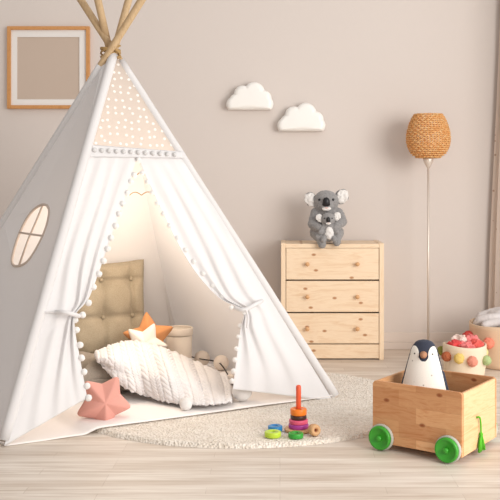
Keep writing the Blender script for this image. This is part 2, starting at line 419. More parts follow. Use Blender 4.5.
# tulle and header -------------------------------------------------
tA, tB = onfront(86,147), onfront(179.5,152)
tU = (tB-tA).normalized()
bm = bm_(); uvl = bm.loops.layers.uv.new('UVMap')
nn = 24; gv = []
for j in range(nn+1):
    gv.append([bm.verts.new(lerp(lerp(tA, tB, i/nn), AP, j/nn*.97) + FN*.004) for i in range(nn+1)])
for j in range(nn):
    for i in range(nn):
        f = bm.faces.new((gv[j][i], gv[j][i+1], gv[j+1][i+1], gv[j+1][i]))
        for lo in f.loops:
            q = lo.vert.co - tA; lo[uvl].uv = (q.dot(tU), q.dot(tU.cross(FN)))
tpart('tulle_panel', bm, 'tulle')
hb = gridm(lambda u, v: onfront(lerp(83, 183, u), lerp(144.5, 152, u)*(1-v) + lerp(157, 158, u)*v, .012 + .003*math.sin(v*PI)), 40, 6, thick=.004)
hd = tpart('header_band', hb, 'canvas_plain')
for i in range(12):
    t = i/11; pom('pompom', L(onfront(lerp(94.5, 174.5, t), lerp(150, 154.5, t), .022)), .0118, 'pompom_grey', hd, i)
bm = bm_()
tube(bm, [onfront(lerp(133,146,i/12), 172.5 + 2.2*abs(math.sin(i/12*PI*2)), -.05) for i in range(13)], .0022, 6)
tpart('scalloped_cord', bm, 'twine'); bm = bm_()
tube(bm, [onfront(lerp(129,154,i/24), 195.5 - 3.2*abs(math.sin(i/24*PI*2)) - .02*i, -.05) for i in range(25)], .0022, 6)
tpart('scalloped_cord', bm, 'twine')
# curtains ---------------------------------------------------------
def curtain(poleA, poleB, free, tie_t, folds, amp, seed, nu=130, nv=110, comp=2.6):
    def edge(v): return poly([(*p, 0) for p in free], v)
    def fn(u, v):
        p = lerp(Vector((*poleA, 0)), Vector((*poleB, 0)), v); e = edge(v)
        w = math.exp(-((v-tie_t)/.17)**2) if v < tie_t else .25 + .75*math.exp(-((v-tie_t)/.16)**2)
        g = (1-w)*u + w*(1-(1-u)**comp)
        q = lerp(p, e, g)
        ww = smooth(u*3.0) if u < .5 else 1
        A = amp*(.12 + .88*math.exp(-((v-tie_t+.03)/.30)**2))*(1 - .45*math.exp(-((v-tie_t)/.03)**2))
        ph = folds*u**.9*2*PI + seed + 1.3*noise.noise(V(u*2.2+seed, v*1.6, 0)) + .8*math.sin(v*3)
        s = .5+.5*math.sin(ph); off = .012 + A*ww*(s**1.6 + .10*math.sin(ph*1.9+1+seed)) + .006*noise.noise(V(u*6, v*5, seed))
        off *= smooth(v/.06)*.7+.3
        return onfront(q.x, q.y, max(off, .004))
    bm = gridm(fn, nu, nv, thick=.0025); return bm, fn
freeL = [(137.5,155),(131,177),(124,199),(116,222),(107.5,247),(98.5,273),(88,299),(75,314.5),(75,332),(79,354),(83,376),(87,398)]
cl, fnL = curtain((87,150), (4,446), freeL, 7/11, 3.5, .019, .4)
curL = tpart('curtain', cl, 'canvas')
freeR = [(137.5,155),(145,174),(155,196),(166,219),(180,247),(198,275),(220,298),(243,310),(241,328),(238,348),(235.5,368),(233,389)]
clr, fnR = curtain((180,152), (333,401), freeR, 7/11, 3.7, .021, 2.1)
curR = tpart('curtain', clr, 'canvas')
for px, py in ((138.5,160),(134,175),(130.5,181.5),(127,193),(122.5,204),(119,214),(115.5,226),(111,238),(107.5,249),(103.5,261),(99,274),(93.5,287),(88.5,303),(82.5,315),(75,320),(76.5,330),(80,345),(81.5,358),(84,372),(87,386),(88.5,398)):
    pom('pompom', L(onfront(px, py, .014)), .0145, 'pompom', curL, px)
for px, py in ((142,173),(147,182),(152,193),(157,203.5),(163,214),(169,225.5),(177,238),(185.5,250),(193.5,261.5),(203,273.5),(212.5,285),(222,296),(231,307.5),(244,313),(240,326),(238.5,337),(236.5,349),(235,360),(233.5,371),(232,381)):
    pom('pompom', L(onfront(px, py, .014)), .0125, 'pompom', curR, py)
def tie(pts, parent, rad=.0095):
    P = [onfront(*p) for p in pts]; n = 24
    Q = [poly(P, i/n) for i in range(n+1)]
    o = tpart('tie_band', tube(bm_(), Q, rad, 8), 'canvas_plain'); o.parent = parent; return o
tie([(56,312,.03),(62,312,.07),(70,313.5,.078),(77,315.5,.05),(79,316,.01)], curL)
tie([(42,312,.024),(50,312,.032),(57,312,.045)], curL, .004)
tie([(235,308,.02),(241,310,.062),(248,308.5,.075),(256,304,.07),(262,301,.03)], curR)
tie([(246,310,.078),(248,318,.075),(247,328,.07)], curR, .006)
# floor cloth ------------------------------------------------------
def rugz(x, y):
    r = math.hypot((x-RC.x)/RX, (y-RC.y)/RY); return .0215*(1-smooth((r-1.0)/.09))
def matf(u, v):
    f = lerp(FL, FR, u); b = lerp(BL, BR, u); f = f + (f-b)*.01; p = lerp(f, b, v)
    p.z = rugz(p.x, p.y) + .004 + .004*abs(noise.noise(p*4)); return p
tpart('floor_cloth', gridm(matf, 80, 60, thick=.0025), 'mat')
ZM = .027     # top of the floor cloth where the rug runs under it

# ================================================================= CUSHIONS IN THE TENT
def cushion_bm(w, d, t, nx=3, ny=3, n=70, dimple=.55):
    bm = bm_()
    def hgt(u, v):
        e = max(0., (1-abs(u)**5)*(1-abs(v)**5))**.42
        dep = 0.
        for i in range(nx):
            for j in range(ny):
                cu = (i+.5)/nx*2-1; cv = (j+.5)/ny*2-1
                dep += math.exp(-(((u-cu)*nx/.55)**2 + ((v-cv)*ny/.55)**2))
        cr = 0.
        for i in range(nx): cr = max(cr, math.exp(-((u-((i+.5)/nx*2-1))*nx/.13)**2)*.34)
        for j in range(ny): cr = max(cr, math.exp(-((v-((j+.5)/ny*2-1))*ny/.13)**2)*.34)
        return t/2*e*(1 - min(.8, dimple*dep + cr*.8)) + t*.03
    def pos(u, v, s):
        k = .06*(1-abs(v)**2); x = w/2*(u*(1-k*abs(u)**3 )); k2 = .06*(1-abs(u)**2); y = d/2*(v*(1-k2*abs(v)**3))
        return V(x, y, s*hgt(u, v) + .0015*noise.noise(V(u*9, v*9, s)))
    g = {}
    for s in (1,-1):
        for j in range(n+1):
            for i in range(n+1):
                if s == -1 and (i in (0,n) or j in (0,n)): g[s,i,j] = g[1,i,j]; continue
                u = math.sin((i/n-.5)*PI*.98)/math.sin(PI*.49); v = math.sin((j/n-.5)*PI*.98)/math.sin(PI*.49)
                p = pos(u, v, s)
                if i in (0,n) or j in (0,n): p.z = 0
                g[s,i,j] = bm.verts.new(p)
        for j in range(n):
            for i in range(n):
                q = (g[s,i,j], g[s,i+1,j], g[s,i+1,j+1], g[s,i,j+1]); bm.faces.new(q if s == 1 else tuple(reversed(q)))
    return bm
def cushion(name, label, w, d, t, mat, Mx, nx, ny):
    o = bpy.data.objects.new(name, None); C.objects.link(o); tag(o, label, 'cushion'); o.matrix_world = Mx
    obj('cover', cushion_bm(w, d, t, nx, ny), mat, o)
    pts = []
    for a, b in (((-1,-1),(1,-1)), ((1,-1),(1,1)), ((1,1),(-1,1)), ((-1,1),(-1,-1))):
        for i in range(14):
            u = lerp(a[0], b[0], i/14); v = lerp(a[1], b[1], i/14)
            k = .06*(1-v*v); k2 = .06*(1-u*u)
            pts.append((w/2*u*(1-k*abs(u)**3), d/2*v*(1-k2*abs(v)**3), .002*math.sin(i*1.7)))
    obj('piping', tube(bm_(), pts, .0075, 8, True), mat, o)
    for i in range(nx):
        for j in range(ny):
            u = (i+.5)/nx*2-1; v = (j+.5)/ny*2-1; b = bm_(); ellipsoid(b, (w/2*u, d/2*v, t*.215), (.011,.011,.006), sub=2); obj('button', b, mat, o)
    return o
E1 = V(.88,.475,0).normalized(); E2 = V(-E1.y, E1.x, 0)
S0 = V(-.99, 4.24, ZM)
SW, SD, STH = .45, .42, .17
Mx = Matrix(((E1.x,E2.x,0,0),(E1.y,E2.y,0,0),(0,0,1,0),(0,0,0,1)))
sc = S0 + E1*SW/2 + E2*SD/2
cushion('seat_cushion', 'grey tufted floor cushion lying under the knitted blanket in the tent', SW, SD, STH, 'greige', Matrix.Translation(sc + V(0,0,STH/2+.002)) @ Mx, 3, 2)
BWd, BHt, BTh = .50, .60, .13
tilt = math.radians(8)
bc = S0 + E1*(.575-BWd/2) + E2*(.44 + .075)
ub = (V(0,0,1)*math.cos(tilt) + E2*math.sin(tilt)).normalized(); nb = E1.cross(ub)
pb = bc + ub*(BHt/2) + V(0,0,.008)
Mb = Matrix(((E1.x,ub.x,nb.x,pb.x),(E1.y,ub.y,nb.y,pb.y),(E1.z,ub.z,nb.z,pb.z),(0,0,0,1)))
cushion('back_cushion', 'taupe tufted cushion standing upright against the tent back', BWd, BHt, BTh, 'taupe', Mb, 3, 3)

# ================================================================= KNITTED BLANKET
topE = [(95,354),(112,346.5),(132,342.5),(159,348),(191,361),(227,377)]
botE = [(106,368),(121,384),(148,396),(176,403),(205,406),(231,403)]
zT = [.228,.242,.24,.215,.13,.065]; zB = [.17,.105,.05,.045,.043,.043]
def blank(u, v):
    t = poly([(*p,0) for p in topE], u); b = poly([(*p,0) for p in botE], u); q = lerp(t, b, v)
    q.x += 2.0*math.sin(v*PI)*(-1 if u < .5 else 1)*abs(u-.5)*2
    z = lerp(plin(zT, u), plin(zB, u), v**1.25) + .012*math.sin(PI*v)*(1-u)
    z += .012*noise.noise(V(u*3, v*3, 4))
    p = gp(q.x, q.y, z); return p
def knit(u, v):
    p = blank(u, v); e = .004
    n_ = (blank(min(u+e,1), v) - blank(max(u-e,0), v)).cross(blank(u, min(v+e,1)) - blank(u, max(v-e,0)))
    n_ = n_.normalized() if n_.length > 1e-9 else V(0,0,1)
    if n_.z < 0: n_ = -n_
    if n_.y > 0 and abs(n_.y) > .7: n_ = -n_
    cols = 15.0; c = u*cols; i = int(c); f = c - i; s = v*11
    if i % 2 == 0:      # a cable: two ropes crossing
        x = (f-.5)*2; a = .42*math.sin(s*PI/1.0)
        h = max(math.exp(-((x-a)/.3)**2)*(.75+.35*math.cos(s*PI)), math.exp(-((x+a)/.3)**2)*(.75-.35*math.cos(s*PI))) - .35*math.exp(-((abs(x)-.95)/.14)**2)
    else:               # a herringbone of stitches
        h = .42 + .28*math.sin((s*1.7 + abs(f-.5)*3.2)*2*PI) - .3*math.exp(-((f-.5)/.07)**2)
    return p + n_*.0085*h
bk = gridm(knit, 420, 260, thick=.007)
tag(obj('knitted_blanket', bk, 'knit'), 'cream cable knit blanket spilling off the grey cushion onto the tent floor', 'blanket')

# ================================================================= STAR PILLOWS
def star_bm(Ro, ri, t, rot=0., na=200, nr=16, tip=.10):
    bm = bm_()
    def rad(a):
        k = (a - rot) % (2*PI/5); k = abs(k - PI/5)   # 0 at the notch, PI/5 at the tip
        k = PI/5 - k                                  # 0 at the tip
        A = V(Ro,0); B = V(ri*math.cos(PI/5), ri*math.sin(PI/5))
        d = V(math.cos(k), math.sin(k)); e = B - A
        den = d.x*e.y - d.y*e.x; r = (A.x*e.y - A.y*e.x)/den
        return min(r, Ro*(1 - .05)) * (1 - .04*math.exp(-(k/.08)**2))
    rings = {}
    for s in (1,-1):
        for j in range(nr+1):
            q = j/nr
            for i in range(na):
                a = 2*PI*i/na; r = rad(a)
                if j == nr and s == -1: rings[s,j,i] = rings[1,j,i]; continue
                if j == 0 and i: rings[s,j,i] = rings[s,0,0]; continue
                w = clamp((r - ri*.8)/(Ro-ri*.8))
                hh = t/2*((1-q**1.8)**.75)*(1 - .2*q*(.5-.5*math.cos(5*(a-rot))))
                rings[s,j,i] = bm.verts.new(V(r*q*math.cos(a), r*q*math.sin(a), s*hh + .002*noise.noise(V(r*q*math.cos(a)*20, r*q*math.sin(a)*20, s))))
        for j in range(nr):
            for i in range(na):
                k = (i+1) % na; q = [rings[s,j,i], rings[s,j+1,i], rings[s,j+1,k], rings[s,j,k]]
                if j == 0: q = [q[0], q[1], q[2]]
                bm.faces.new(q if s == 1 else q[::-1])
    bmesh.ops.recalc_face_normals(bm, faces=bm.faces); return bm
def star(name, label, mat, centre, Ro, ri, t, rot, face, group=None):
    n_ = Vector(face).normalized(); x = V(0,0,1).cross(n_).normalized(); y = n_.cross(x)
    o = obj(name, star_bm(Ro, ri, t, rot), mat); o.matrix_world = Matrix(((x.x,y.x,n_.x,centre.x),(x.y,y.y,n_.y,centre.y),(x.z,y.z,n_.z,centre.z),(0,0,0,1)))
    return tag(o, label, 'pillow')
sp = at(103.5, 402, 3.96)
star('star_pillow', 'dusty pink star pillow standing on the tent floor in front of the grey cushion', 'star_pink', sp, .132, .080, .13, math.radians(58), (.32,-.95,.12))
star('star_pillow', 'ochre orange star pillow behind the cream star pillow', 'star_orange', at(149, 338, 4.80), .152, .078, .075, math.radians(95), (.2,-1,.28))
star('star_pillow', 'cream star pillow leaning in front of the orange star pillow', 'star_white', at(145, 344, 4.71), .128, .066, .06, math.radians(66), (.1,-1,.35))

# ================================================================= FELT BIN, LIGHT BALLS
bt = thing('storage_bin', 'round white felt bin at the back of the tent behind the stars', 'bin', (-.56, 4.98, ZM))
obj('body', lathe(bm_(), [(0,0),(.066,0),(.07,.006),(.074,.225),(.0705,.225),(.066,.012),(0,.012)], 48), 'bin', bt)
obj('rim', lathe(bm_(), [(.0755,.195),(.0785,.2),(.0785,.232),(.0755,.236),(.0712,.233),(.0712,.226),(.0745,.225)], 48, close=True), 'bin', bt)
sl = thing('string_light', 'string of pale cotton balls on a dark cable trailing behind the blanket', 'string light', (-.35, 4.8, ZM))
SL = Vector(sl.location)
balls = [(V(-.44,5.08,ZM+.044), .044, 'ball_warm'), (V(-.325,4.97,ZM+.042), .042, 'ball_warm'), (V(-.255,4.62,ZM+.030), .022, 'ball_warm'), (gp(242,391,ZM+.05), .048, 'ball'), (gp(186,404,ZM+.028), .029, 'ball')]
for i, (p, r, m) in enumerate(balls):
    b = bm_(); ellipsoid(b, (0,0,0), r, sub=4); fuzz(b, r*.03, 4/r, i); obj('cotton_ball', b, m, sl, True, p - SL)
cab = [V(-.52,5.12,ZM+.05), V(-.44,5.03,ZM+.05), V(-.37,4.98,ZM+.05), V(-.325,4.92,ZM+.045), V(-.28,4.75,ZM+.03), V(-.255,4.63,ZM+.012), V(-.22,4.52,ZM+.006), V(-.18,4.42,ZM+.02)]
obj('cable', tube(bm_(), [poly(cab, i/40) - SL for i in range(41)], .0035, 8), 'cable', sl)

# ================================================================= DRESSER
DF = 5.40; DX0, DX1 = (281-CX)*DF/F, (384-CX)*DF/F; DH = .700; DB = DF + .335
dr = thing('pine_dresser', 'pale pine chest of three drawers standing against the pink beige wall', 'dresser', ((DX0+DX1)/2, DF, 0))
D0 = Vector(dr.location)
def dpart(name, lo, hi, mat, bev=.002, parent=None, off=V(0,0,0)):
    return obj(name, boxm(Vector(lo)-D0-off, Vector(hi)-D0-off, bev), mat, parent or dr, False)
th = .028
for x0, x1 in ((DX0, DX0+th), (DX1-th, DX1)): dpart('side_panel', (x0,DF,0), (x1,DB,DH), 'pine_v')
dpart('top_panel', (DX0+th,DF+.003,DH-.028), (DX1-th,DB,DH-.003), 'pine')
dpart('back_panel', (DX0+th,DB-.008,.02), (DX1-th,DB,DH-.028), 'pine')
dpart('plinth', (DX0+th,DF+.006,.008), (DX1-th,DF+.024,.092), 'pine')
ys = [(248.3,279.6),(281,312),(313.4,343.6)]
for k, (ya, yb) in enumerate(ys):
    za = H-(ya-CY)*DF/F; zb = H-(yb-CY)*DF/F; cx = (DX0+DX1)/2
    hh = (za-zb)/2; hw = (DX1-DX0)/2-th-.003; sh_ = V(k*1.37, 0, k*.83)     # each front is sawn from another stretch of board
    b = boxm((-hw,.002,-hh), (hw,.02,hh), .002); bmesh.ops.translate(b, verts=b.verts, vec=sh_)
    d = obj('drawer', b, 'pine', dr, False, V(0,0,(za+zb)/2) - sh_)
    bb = bm_()
    for lo, hi in (((-hw+.012,.021,-hh+.01),(-hw+.024,.3,hh-.02)), ((hw-.024,.021,-hh+.01),(hw-.012,.3,hh-.02)), ((-hw+.024,.021,-hh+.01),(hw-.024,.3,-hh+.018)), ((-hw+.024,.288,-hh+.018),(hw-.024,.3,hh-.02))): box(bb, lo, hi)
    obj('drawer_box', bb, 'pine', d, False, sh_)
    for px in (307.3, 357.2):
        kx = (px-CX)*DF/F - D0.x
        obj('knob', lathe(bm_(), [(0,0),(.007,0),(.0065,.010),(.0085,.014),(.0125,.02),(.013,.026),(.0105,.031),(0,.0325)], 24, (0,-1,0)), 'pine_knob', d, True, V(kx, .002, 0) + sh_)

# ================================================================= KOALAS
def koala(name, label, base, s, baby=False):
    k = thing(name, label, 'plush koala', base); k.rotation_euler.z = 0
    S = lambda *a: V(*a)*s
    b = bm_()
    ellipsoid(b, S(0,.0,.085), (.088*s,.075*s,.090*s)); ellipsoid(b, S(.002,.004,.15), (.072*s,.062*s,.07*s)); ellipsoid(b, S(.0,.0,.20), (.045*s,.045*s,.04*s))
    hz = .230
    ellipsoid(b, S(-.004,-.012,hz), (.075*s,.068*s,.069*s)); ellipsoid(b, S(-.006,-.05,hz-.02), (.046*s,.04*s,.038*s))
    if not baby:
        capsule(b, S(-.065,.0,.165), S(-.085,-.045,.10), .032*s, .029*s); capsule(b, S(-.085,-.045,.10), S(-.045,-.095,.078), .029*s, .025*s)
        capsule(b, S(.068,.0,.165), S(.09,-.045,.115), .032*s, .029*s); capsule(b, S(.09,-.045,.115), S(.05,-.095,.09), .029*s, .026*s)
        capsule(b, S(-.06,-.02,.05), S(-.045,-.095,.028), .042*s, .032*s); capsule(b, S(-.045,-.09,.03), S(-.032,-.125,-.012), .028*s, .024*s)
        capsule(b, S(.06,-.02,.05), S(.052,-.095,.03), .042*s, .032*s); capsule(b, S(.052,-.09,.03), S(.052,-.12,.0), .028*s, .024*s)
    else:
        capsule(b, S(-.06,-.02,.15), S(-.085,-.06,.10), .03*s, .026*s); capsule(b, S(.06,-.02,.15), S(.085,-.06,.10), .03*s, .026*s)
        capsule(b, S(-.05,-.04,.04), S(-.06,-.10,.02), .034*s, .028*s); capsule(b, S(.05,-.04,.04), S(.06,-.10,.02), .034*s, .028*s)
    blob('body', b, 'koala', k, .005*(s if s > .6 else .75), .007*s, 3)
    for sx in (-1,1):
        b = bm_(); rt = Matrix.Rotation(sx*.5, 3, 'Y'); c_ = S(sx*.088-.002, .0, hz+.014 + (.018 if sx > 0 else 0))
        ellipsoid(b, c_, (.037*s,.016*s,.046*s), rt, 4); fuzz(b, .008*s, 45/s, sx); ear = obj('ear', b, 'koala' if not baby else 'koala_white', k)
        b = bm_(); ellipsoid(b, c_ + S(sx*.004,-.011,-.002), (.034*s,.014*s,.042*s), rt, 4); fuzz(b, .007*s, 60/s, sx+5); obj('inner_ear', b, 'koala_white', ear)
    b = bm_(); ellipsoid(b, S(-.007,-.091,hz+.002), (.021*s,.014*s,.027*s)); ellipsoid(b, S(-.007,-.086,hz-.012), (.024*s,.013*s,.016*s)); blob('nose', b, 'black', k, .003*s)
    b = bm_(); ellipsoid(b, S(-.006,-.079,hz-.037), (.026*s,.016*s,.014*s)); fuzz(b, .004*s, 60/s); obj('chin', b, 'koala_white', k)
    b = bm_(); ellipsoid(b, S(-.006,-.092,hz-.033), (.011*s,.005*s,.0035*s)); obj('mouth', b, 'pink', k)
    for sx in (-1,1):
        b = bm_(); ellipsoid(b, S(sx*.040-.006,-.068,hz+.014), .0075*s, sub=2); obj('eye', b, 'black', k)
    b = bm_(); ellipsoid(b, S(.006,-.052,.09), (.044*s,.034*s,.065*s), None, 4); fuzz(b, .008*s, 40/s, 3); obj('belly', b, 'koala_white', k)
    return k
kx = (327-CX)*5.46/F
koala('plush_koala', 'large grey plush koala sitting on the pine dresser hugging a smaller koala', V(kx, DF+.10, DH+.008), 1.04)
koala('plush_koala', 'small grey plush baby koala held in the lap of the bigger koala', V(kx+.006, DF+.005, DH+.010), .58, True)

# ================================================================= CLOUD LAMPS, PICTURE
def cloud(px0, px1, py0, py1, label):
    d = WALL-.10; cx = (px0+px1)/2; k = d/F; Wd = (px1-px0)*k; Hd = (py1-py0)*k
    c = at(cx, py1, WALL-.001); base = V((cx-CX)*k, WALL-.001, H-(py1-CY)*k)
    o = thing('cloud_wall_lamp', label, 'wall lamp', base, 0, 'cloud lamps on the wall')
    lob = [(-.385,.215,.205),(-.17,.60,.25),(.10,.68,.29),(.33,.46,.21),(.37,.225,.215),(-.33,.35,.19)]
    pts = []
    def inside_(x, z):
        if z < 0: return False
        if abs(x) < .39*Wd and z < .42*Hd: return True
        return any(math.hypot(x-a*Wd, z-b*Hd) < r*min(Wd, Hd*1.75)*.86 for a, b, r in lob)
    n = 220; org = V(0, .3*Hd)
    for i in range(n):
        a = 2*PI*i/n; dx, dz = math.cos(a), math.sin(a); lo, hi = 0, Wd
        r = 0; st = Wd/400
        while r < Wd and inside_(dx*r, .3*Hd + dz*r): r += st
        pts.append((dx*r, .3*Hd + dz*r))
    mx = max(p[0] for p in pts); mn = min(p[0] for p in pts); mz = max(p[1] for p in pts)
    pts = [((x-mn)/(mx-mn)*Wd - Wd/2, max(z, 0)/mz*Hd) for x, z in pts]
    def shell(bm, y0, y1, rnd, inset=0.):
        rows = []
        prof = [(0, y0)] + [(rnd*(1-math.cos(t*PI/2)), y1 + rnd*(1-math.sin(t*PI/2)) ) for t in [i/8 for i in range(9)]]
        prof = [(inset, y0)] + [(inset + rnd*(1-math.cos(i/8*PI/2)), y1 + rnd*(1-math.sin(i/8*PI/2))) for i in range(9)]
        cz = .36*Hd
        for ins, y in prof:
            row = []
            for x, z in pts:
                l = math.hypot(x, z-cz); s = max(0, (l-ins)/l); row.append(bm.verts.new((x*s, y, cz+(z-cz)*s)))
            rows.append(row)
        for a, b in zip(rows, rows[1:]):
            for i in range(n): bm.faces.new((a[i], a[(i+1)%n], b[(i+1)%n], b[i]))
        bm.faces.new(rows[-1]); bm.faces.new(rows[0]); bmesh.ops.recalc_face_normals(bm, faces=bm.faces); return bm
    obj('diffuser', shell(bm_(), -.012, -.075, .034), 'cloud', o)
    obj('back_plate', shell(bm_(), 0, -.0115, .001, .006), 'paper', o)
cloud(225.5, 273.5, 81, 109, 'white cloud shaped wall lamp, the higher one nearer the tent')
cloud(277, 326, 102, 130.5, 'white cloud shaped wall lamp, the lower one above the dresser')
pf = thing('picture_frame', 'square oak picture frame with a blank beige print on the wall', 'picture', at(49, 109, WALL-.001))
P0 = Vector(pf.location); k = (WALL-.03)/F
def pr(x0, x1, y0, y1): return (x0-49)*k, (x1-49)*k, (109-y1)*k, (109-y0)*k
x0, x1, z0, z1 = pr(8, 90.5, 26.5, 109); i0, i1, w0, w1 = pr(11.6, 87, 30, 105.5)
b = bm_()
for lo, hi in (((x0,-.028,z0),(i0,0,z1)), ((i1,-.028,z0),(x1,0,z1)), ((i0,-.028,z0),(i1,0,w0)), ((i0,-.028,w1),(i1,0,z1))): box(b, lo, hi, .0015)
obj('frame', b, 'frame_wood', pf, False)
a0, a1, q0, q1 = pr(17.5, 80, 37, 99.5)
b = bm_()
for lo, hi in (((i0,-.014,w0),(a0,-.006,w1)), ((a1,-.014,w0),(i1,-.006,w1)), ((a0,-.014,w0),(a1,-.006,q0)), ((a0,-.014,q1),(a1,-.006,w1))): box(b, lo, hi)
obj('mat_board', b, 'paper', pf, False)
obj('print', boxm((a0,-.0085,q0), (a1,-.004,q1)), 'print', pf, False)

# ================================================================= FLOOR LAMP
LD = 5.5; LX = (428.3-CX)*LD/F
lamp = thing('floor_lamp', 'slim floor lamp with a woven amber shade standing by the wall', 'floor lamp', (LX, LD, 0))
obj('base', lathe(bm_(), [(0,0),(.088,0),(.092,.004),(.09,.012),(.02,.022),(0,.022)], 48), 'steel', lamp)
obj('pole', lathe(bm_(), [(0,.02),(.0072,.02),(.0064,1.16),(0,1.16)], 20), 'steel', lamp)
obj('socket', lathe(bm_(), [(0,1.155),(.008,1.155),(.012,1.16),(.026,1.185),(.031,1.2),(.031,1.222),(0,1.222)], 32), 'steel', lamp)
zt, zb = 1.484, 1.215
prof = [(.062,0),(.084,.012),(.104,.032),(.121,.062),(.129,.1),(.130,.13),(.125,.165),(.114,.205),(.098,.242),(.082,.268)]
def sr(z):
    for (r0, a), (r1, c_) in zip(prof, prof[1:]):
        if a <= z <= c_: return lerp(r0, r1, (z-a)/(c_-a))
    return prof[-1][0]
b = bm_(); nrow = 22; zz = zt - zb
for j in range(nrow):           # woven cord: rows of wavy cord, every other row out of phase
    z0_ = zz*(j+.5)/nrow; pts = []
    for i in range(160):
        a = 2*PI*i/160; r = sr(clamp(z0_, 0, .268)) + .0035*math.sin(a*20 + (PI if j % 2 else 0)); pts.append((r*math.cos(a), r*math.sin(a), zb + z0_ + .002*math.sin(a*40+j)))
    tube(b, pts, .0048, 6, True)
sh = obj('lamp_shade', b, 'rattan', lamp)
b = bm_()
for i in range(40):
    a = 2*PI*i/40; tube(b, [(sr(q*.268)*math.cos(a), sr(q*.268)*math.sin(a), zb + q*zz) for q in [t/12 for t in range(13)]], .0026, 5)
obj('stake', b, 'rattan', sh)
obj('shade_base', lathe(bm_(), [(.028,zb+.002),(.064,zb-.001),(.066,zb+.004),(.028,zb+.008)], 40, close=True), 'rattan', sh)

# ================================================================= WINDOW CURTAIN
def curt(u, v):
    z = lerp(2.62, .012, v); x = 1.405 + .012*math.sin(u*24) - .085*smooth(v)*(1-u) + .14*u
    return V(x, 5.705 - .19*u + .012*math.sin(u*24+1.2), z)
ct = thing('sheer_curtain', 'sheer blush curtain with small dots hanging behind the large basket', 'curtain', (1.4, 5.3, 0))
q = gridm(lambda u, v: curt(u, v) - V(1.4,5.3,0), 150, 24, thick=.002); obj('panel', q, 'sheer', ct)
obj('rod', tube(bm_(), [(-.02,.42,2.64),(.15,.15,2.64)], .012, 12), 'steel', ct)

# ================================================================= TOY CART
Nn = V((462-CX)*3.375/F, 3.375, 0); ca = math.radians(35)
U_ = V(-math.cos(ca), math.sin(ca), 0); W_ = V(math.sin(ca), math.cos(ca), 0)
LU, LW, CZ0, CZ1, ct_ = .382, .345, .026, .270, .014
cart = thing('toy_cart', 'pine toy cart with green wheels standing on the plank floor', 'toy cart', Nn + U_*LU/2 + W_*LW/2)
cart.rotation_euler.z = -ca      # local x runs along the long front face, local y to the back
hx, hy = LU/2, LW/2
def rbox(x0, x1, y0, y1, z0, z1, along, r=.016):
    """board with its two upper corners rounded; along = 'x' or 'y'"""
    a0, a1 = (x0, x1) if along == 'x' else (y0, y1); pts = [(a0, z0), (a1, z0)]
    for i in range(9): t = i/8*PI/2; pts.append((a1-r+r*math.cos(t), z1-r+r*math.sin(t)))
    for i in range(9): t = PI/2+i/8*PI/2; pts.append((a0+r+r*math.cos(t), z1-r+r*math.sin(t)))
    b = bm_()
    if along == 'x': prism(b, [(p, y0, z) for p, z in pts], (0, y1-y0, 0))
    else: prism(b, [(x0, p, z) for p, z in pts], (x1-x0, 0, 0))
    es = [e for e in b.edges if len(e.link_faces) == 2 and e.calc_face_angle(0) > 1.0]
    bmesh.ops.bevel(b, geom=es, offset=.002, segments=2, affect='EDGES'); return b
obj('front_board', rbox(-hx, hx, -hy, -hy+ct_, CZ0, CZ1, 'x'), 'cart', cart, False)
obj('back_board', rbox(-hx, hx, hy-ct_, hy, CZ0, CZ1, 'x'), 'cart', cart, False)
obj('end_board', rbox(-hx, -hx+ct_, -hy+ct_, hy-ct_, CZ0, CZ1-.004, 'y', .004), 'cart_side', cart, False)
obj('end_board', rbox(hx-ct_, hx, -hy+ct_, hy-ct_, CZ0, CZ1-.004, 'y', .004), 'cart_side', cart, False)
obj('bottom_board', boxm((-hx+ct_,-hy+ct_,CZ0+.004), (hx-ct_,hy-ct_,CZ0+.016)), 'cart_side', cart, False)
def wheel(x, side):
    w = obj('wheel', lathe(bm_(), [(0,-.012),(.040,-.012),(.046,-.010),(.0475,-.006),(.0475,.002),(.040,.004),(.0,.004)] if False else
        [(0,.006),(.036,.006),(.0375,.009),(.041,.0095),(.0455,.0085),(.047,.005),(.047,-.006),(0,-.006)], 56), 'green', cart, True)
    obj('tyre', lathe(bm_(), [(.044,-.006),(.0495,-.0062),(.052,-.009),(.052,-.0125),(.0505,-.0135),(.052,-.0145),(.052,-.018),(.0495,-.021),(.0,-.021),(.0,-.006)], 56), 'tyre', w)
    obj('hub', lathe(bm_(), [(0,.0165),(.007,.016),(.0105,.0135),(.0115,.006),(0,.006)], 32), 'green', w)
    w.location = (x, side*(hy+.0225), .0525); w.rotation_euler = (PI/2 if side < 0 else -PI/2, 0, 0)
    for p in w.data.polygons: pass
    return w
for x in (-hx+.045, hx-.052):
    wheel(x, -1); wheel(x, 1)
# cord and tassel hang on the end board
td = thing('tassel_cord', 'lime green cord with tassel hanging from the cart end board', 'tassel', V(0,0,0))
Cm = Matrix.Translation(cart.location) @ Matrix.Rotation(-ca, 4, 'Z')
def cartp(x, y, z): return Cm @ V(x, y, z)
td.location = cartp(hx, .012, .135)
td.rotation_euler.z = -ca
ty = -.045
obj('cord', tube(bm_(), [poly([(-.004,ty,.012),(.010,ty-.004,.018),(.009,ty+.012,.008),(.008,ty+.022,-.02),(.008,ty+.024,-.052)], i/30) for i in range(31)], .0036, 8), 'tassel', td)
b = bm_(); ty2 = ty+.024
ellipsoid(b, (.0085,ty2,-.056), (.0075,.0085,.009))
for i in range(46):
    a = 2*PI*R.random(); rr = math.sqrt(R.random()); l = .052+.012*R.random()
    tube(b, [(.0085+.004*rr*math.cos(a), ty2+.005*rr*math.sin(a), -.058), (.0105+.006*rr*math.cos(a), ty2+.020*rr*math.sin(a), -.08), (.0125+.0075*rr*math.cos(a), ty2+.036*rr*math.sin(a), -.058-l)], .0021, 5)
obj('tassel', b, 'tassel', td)

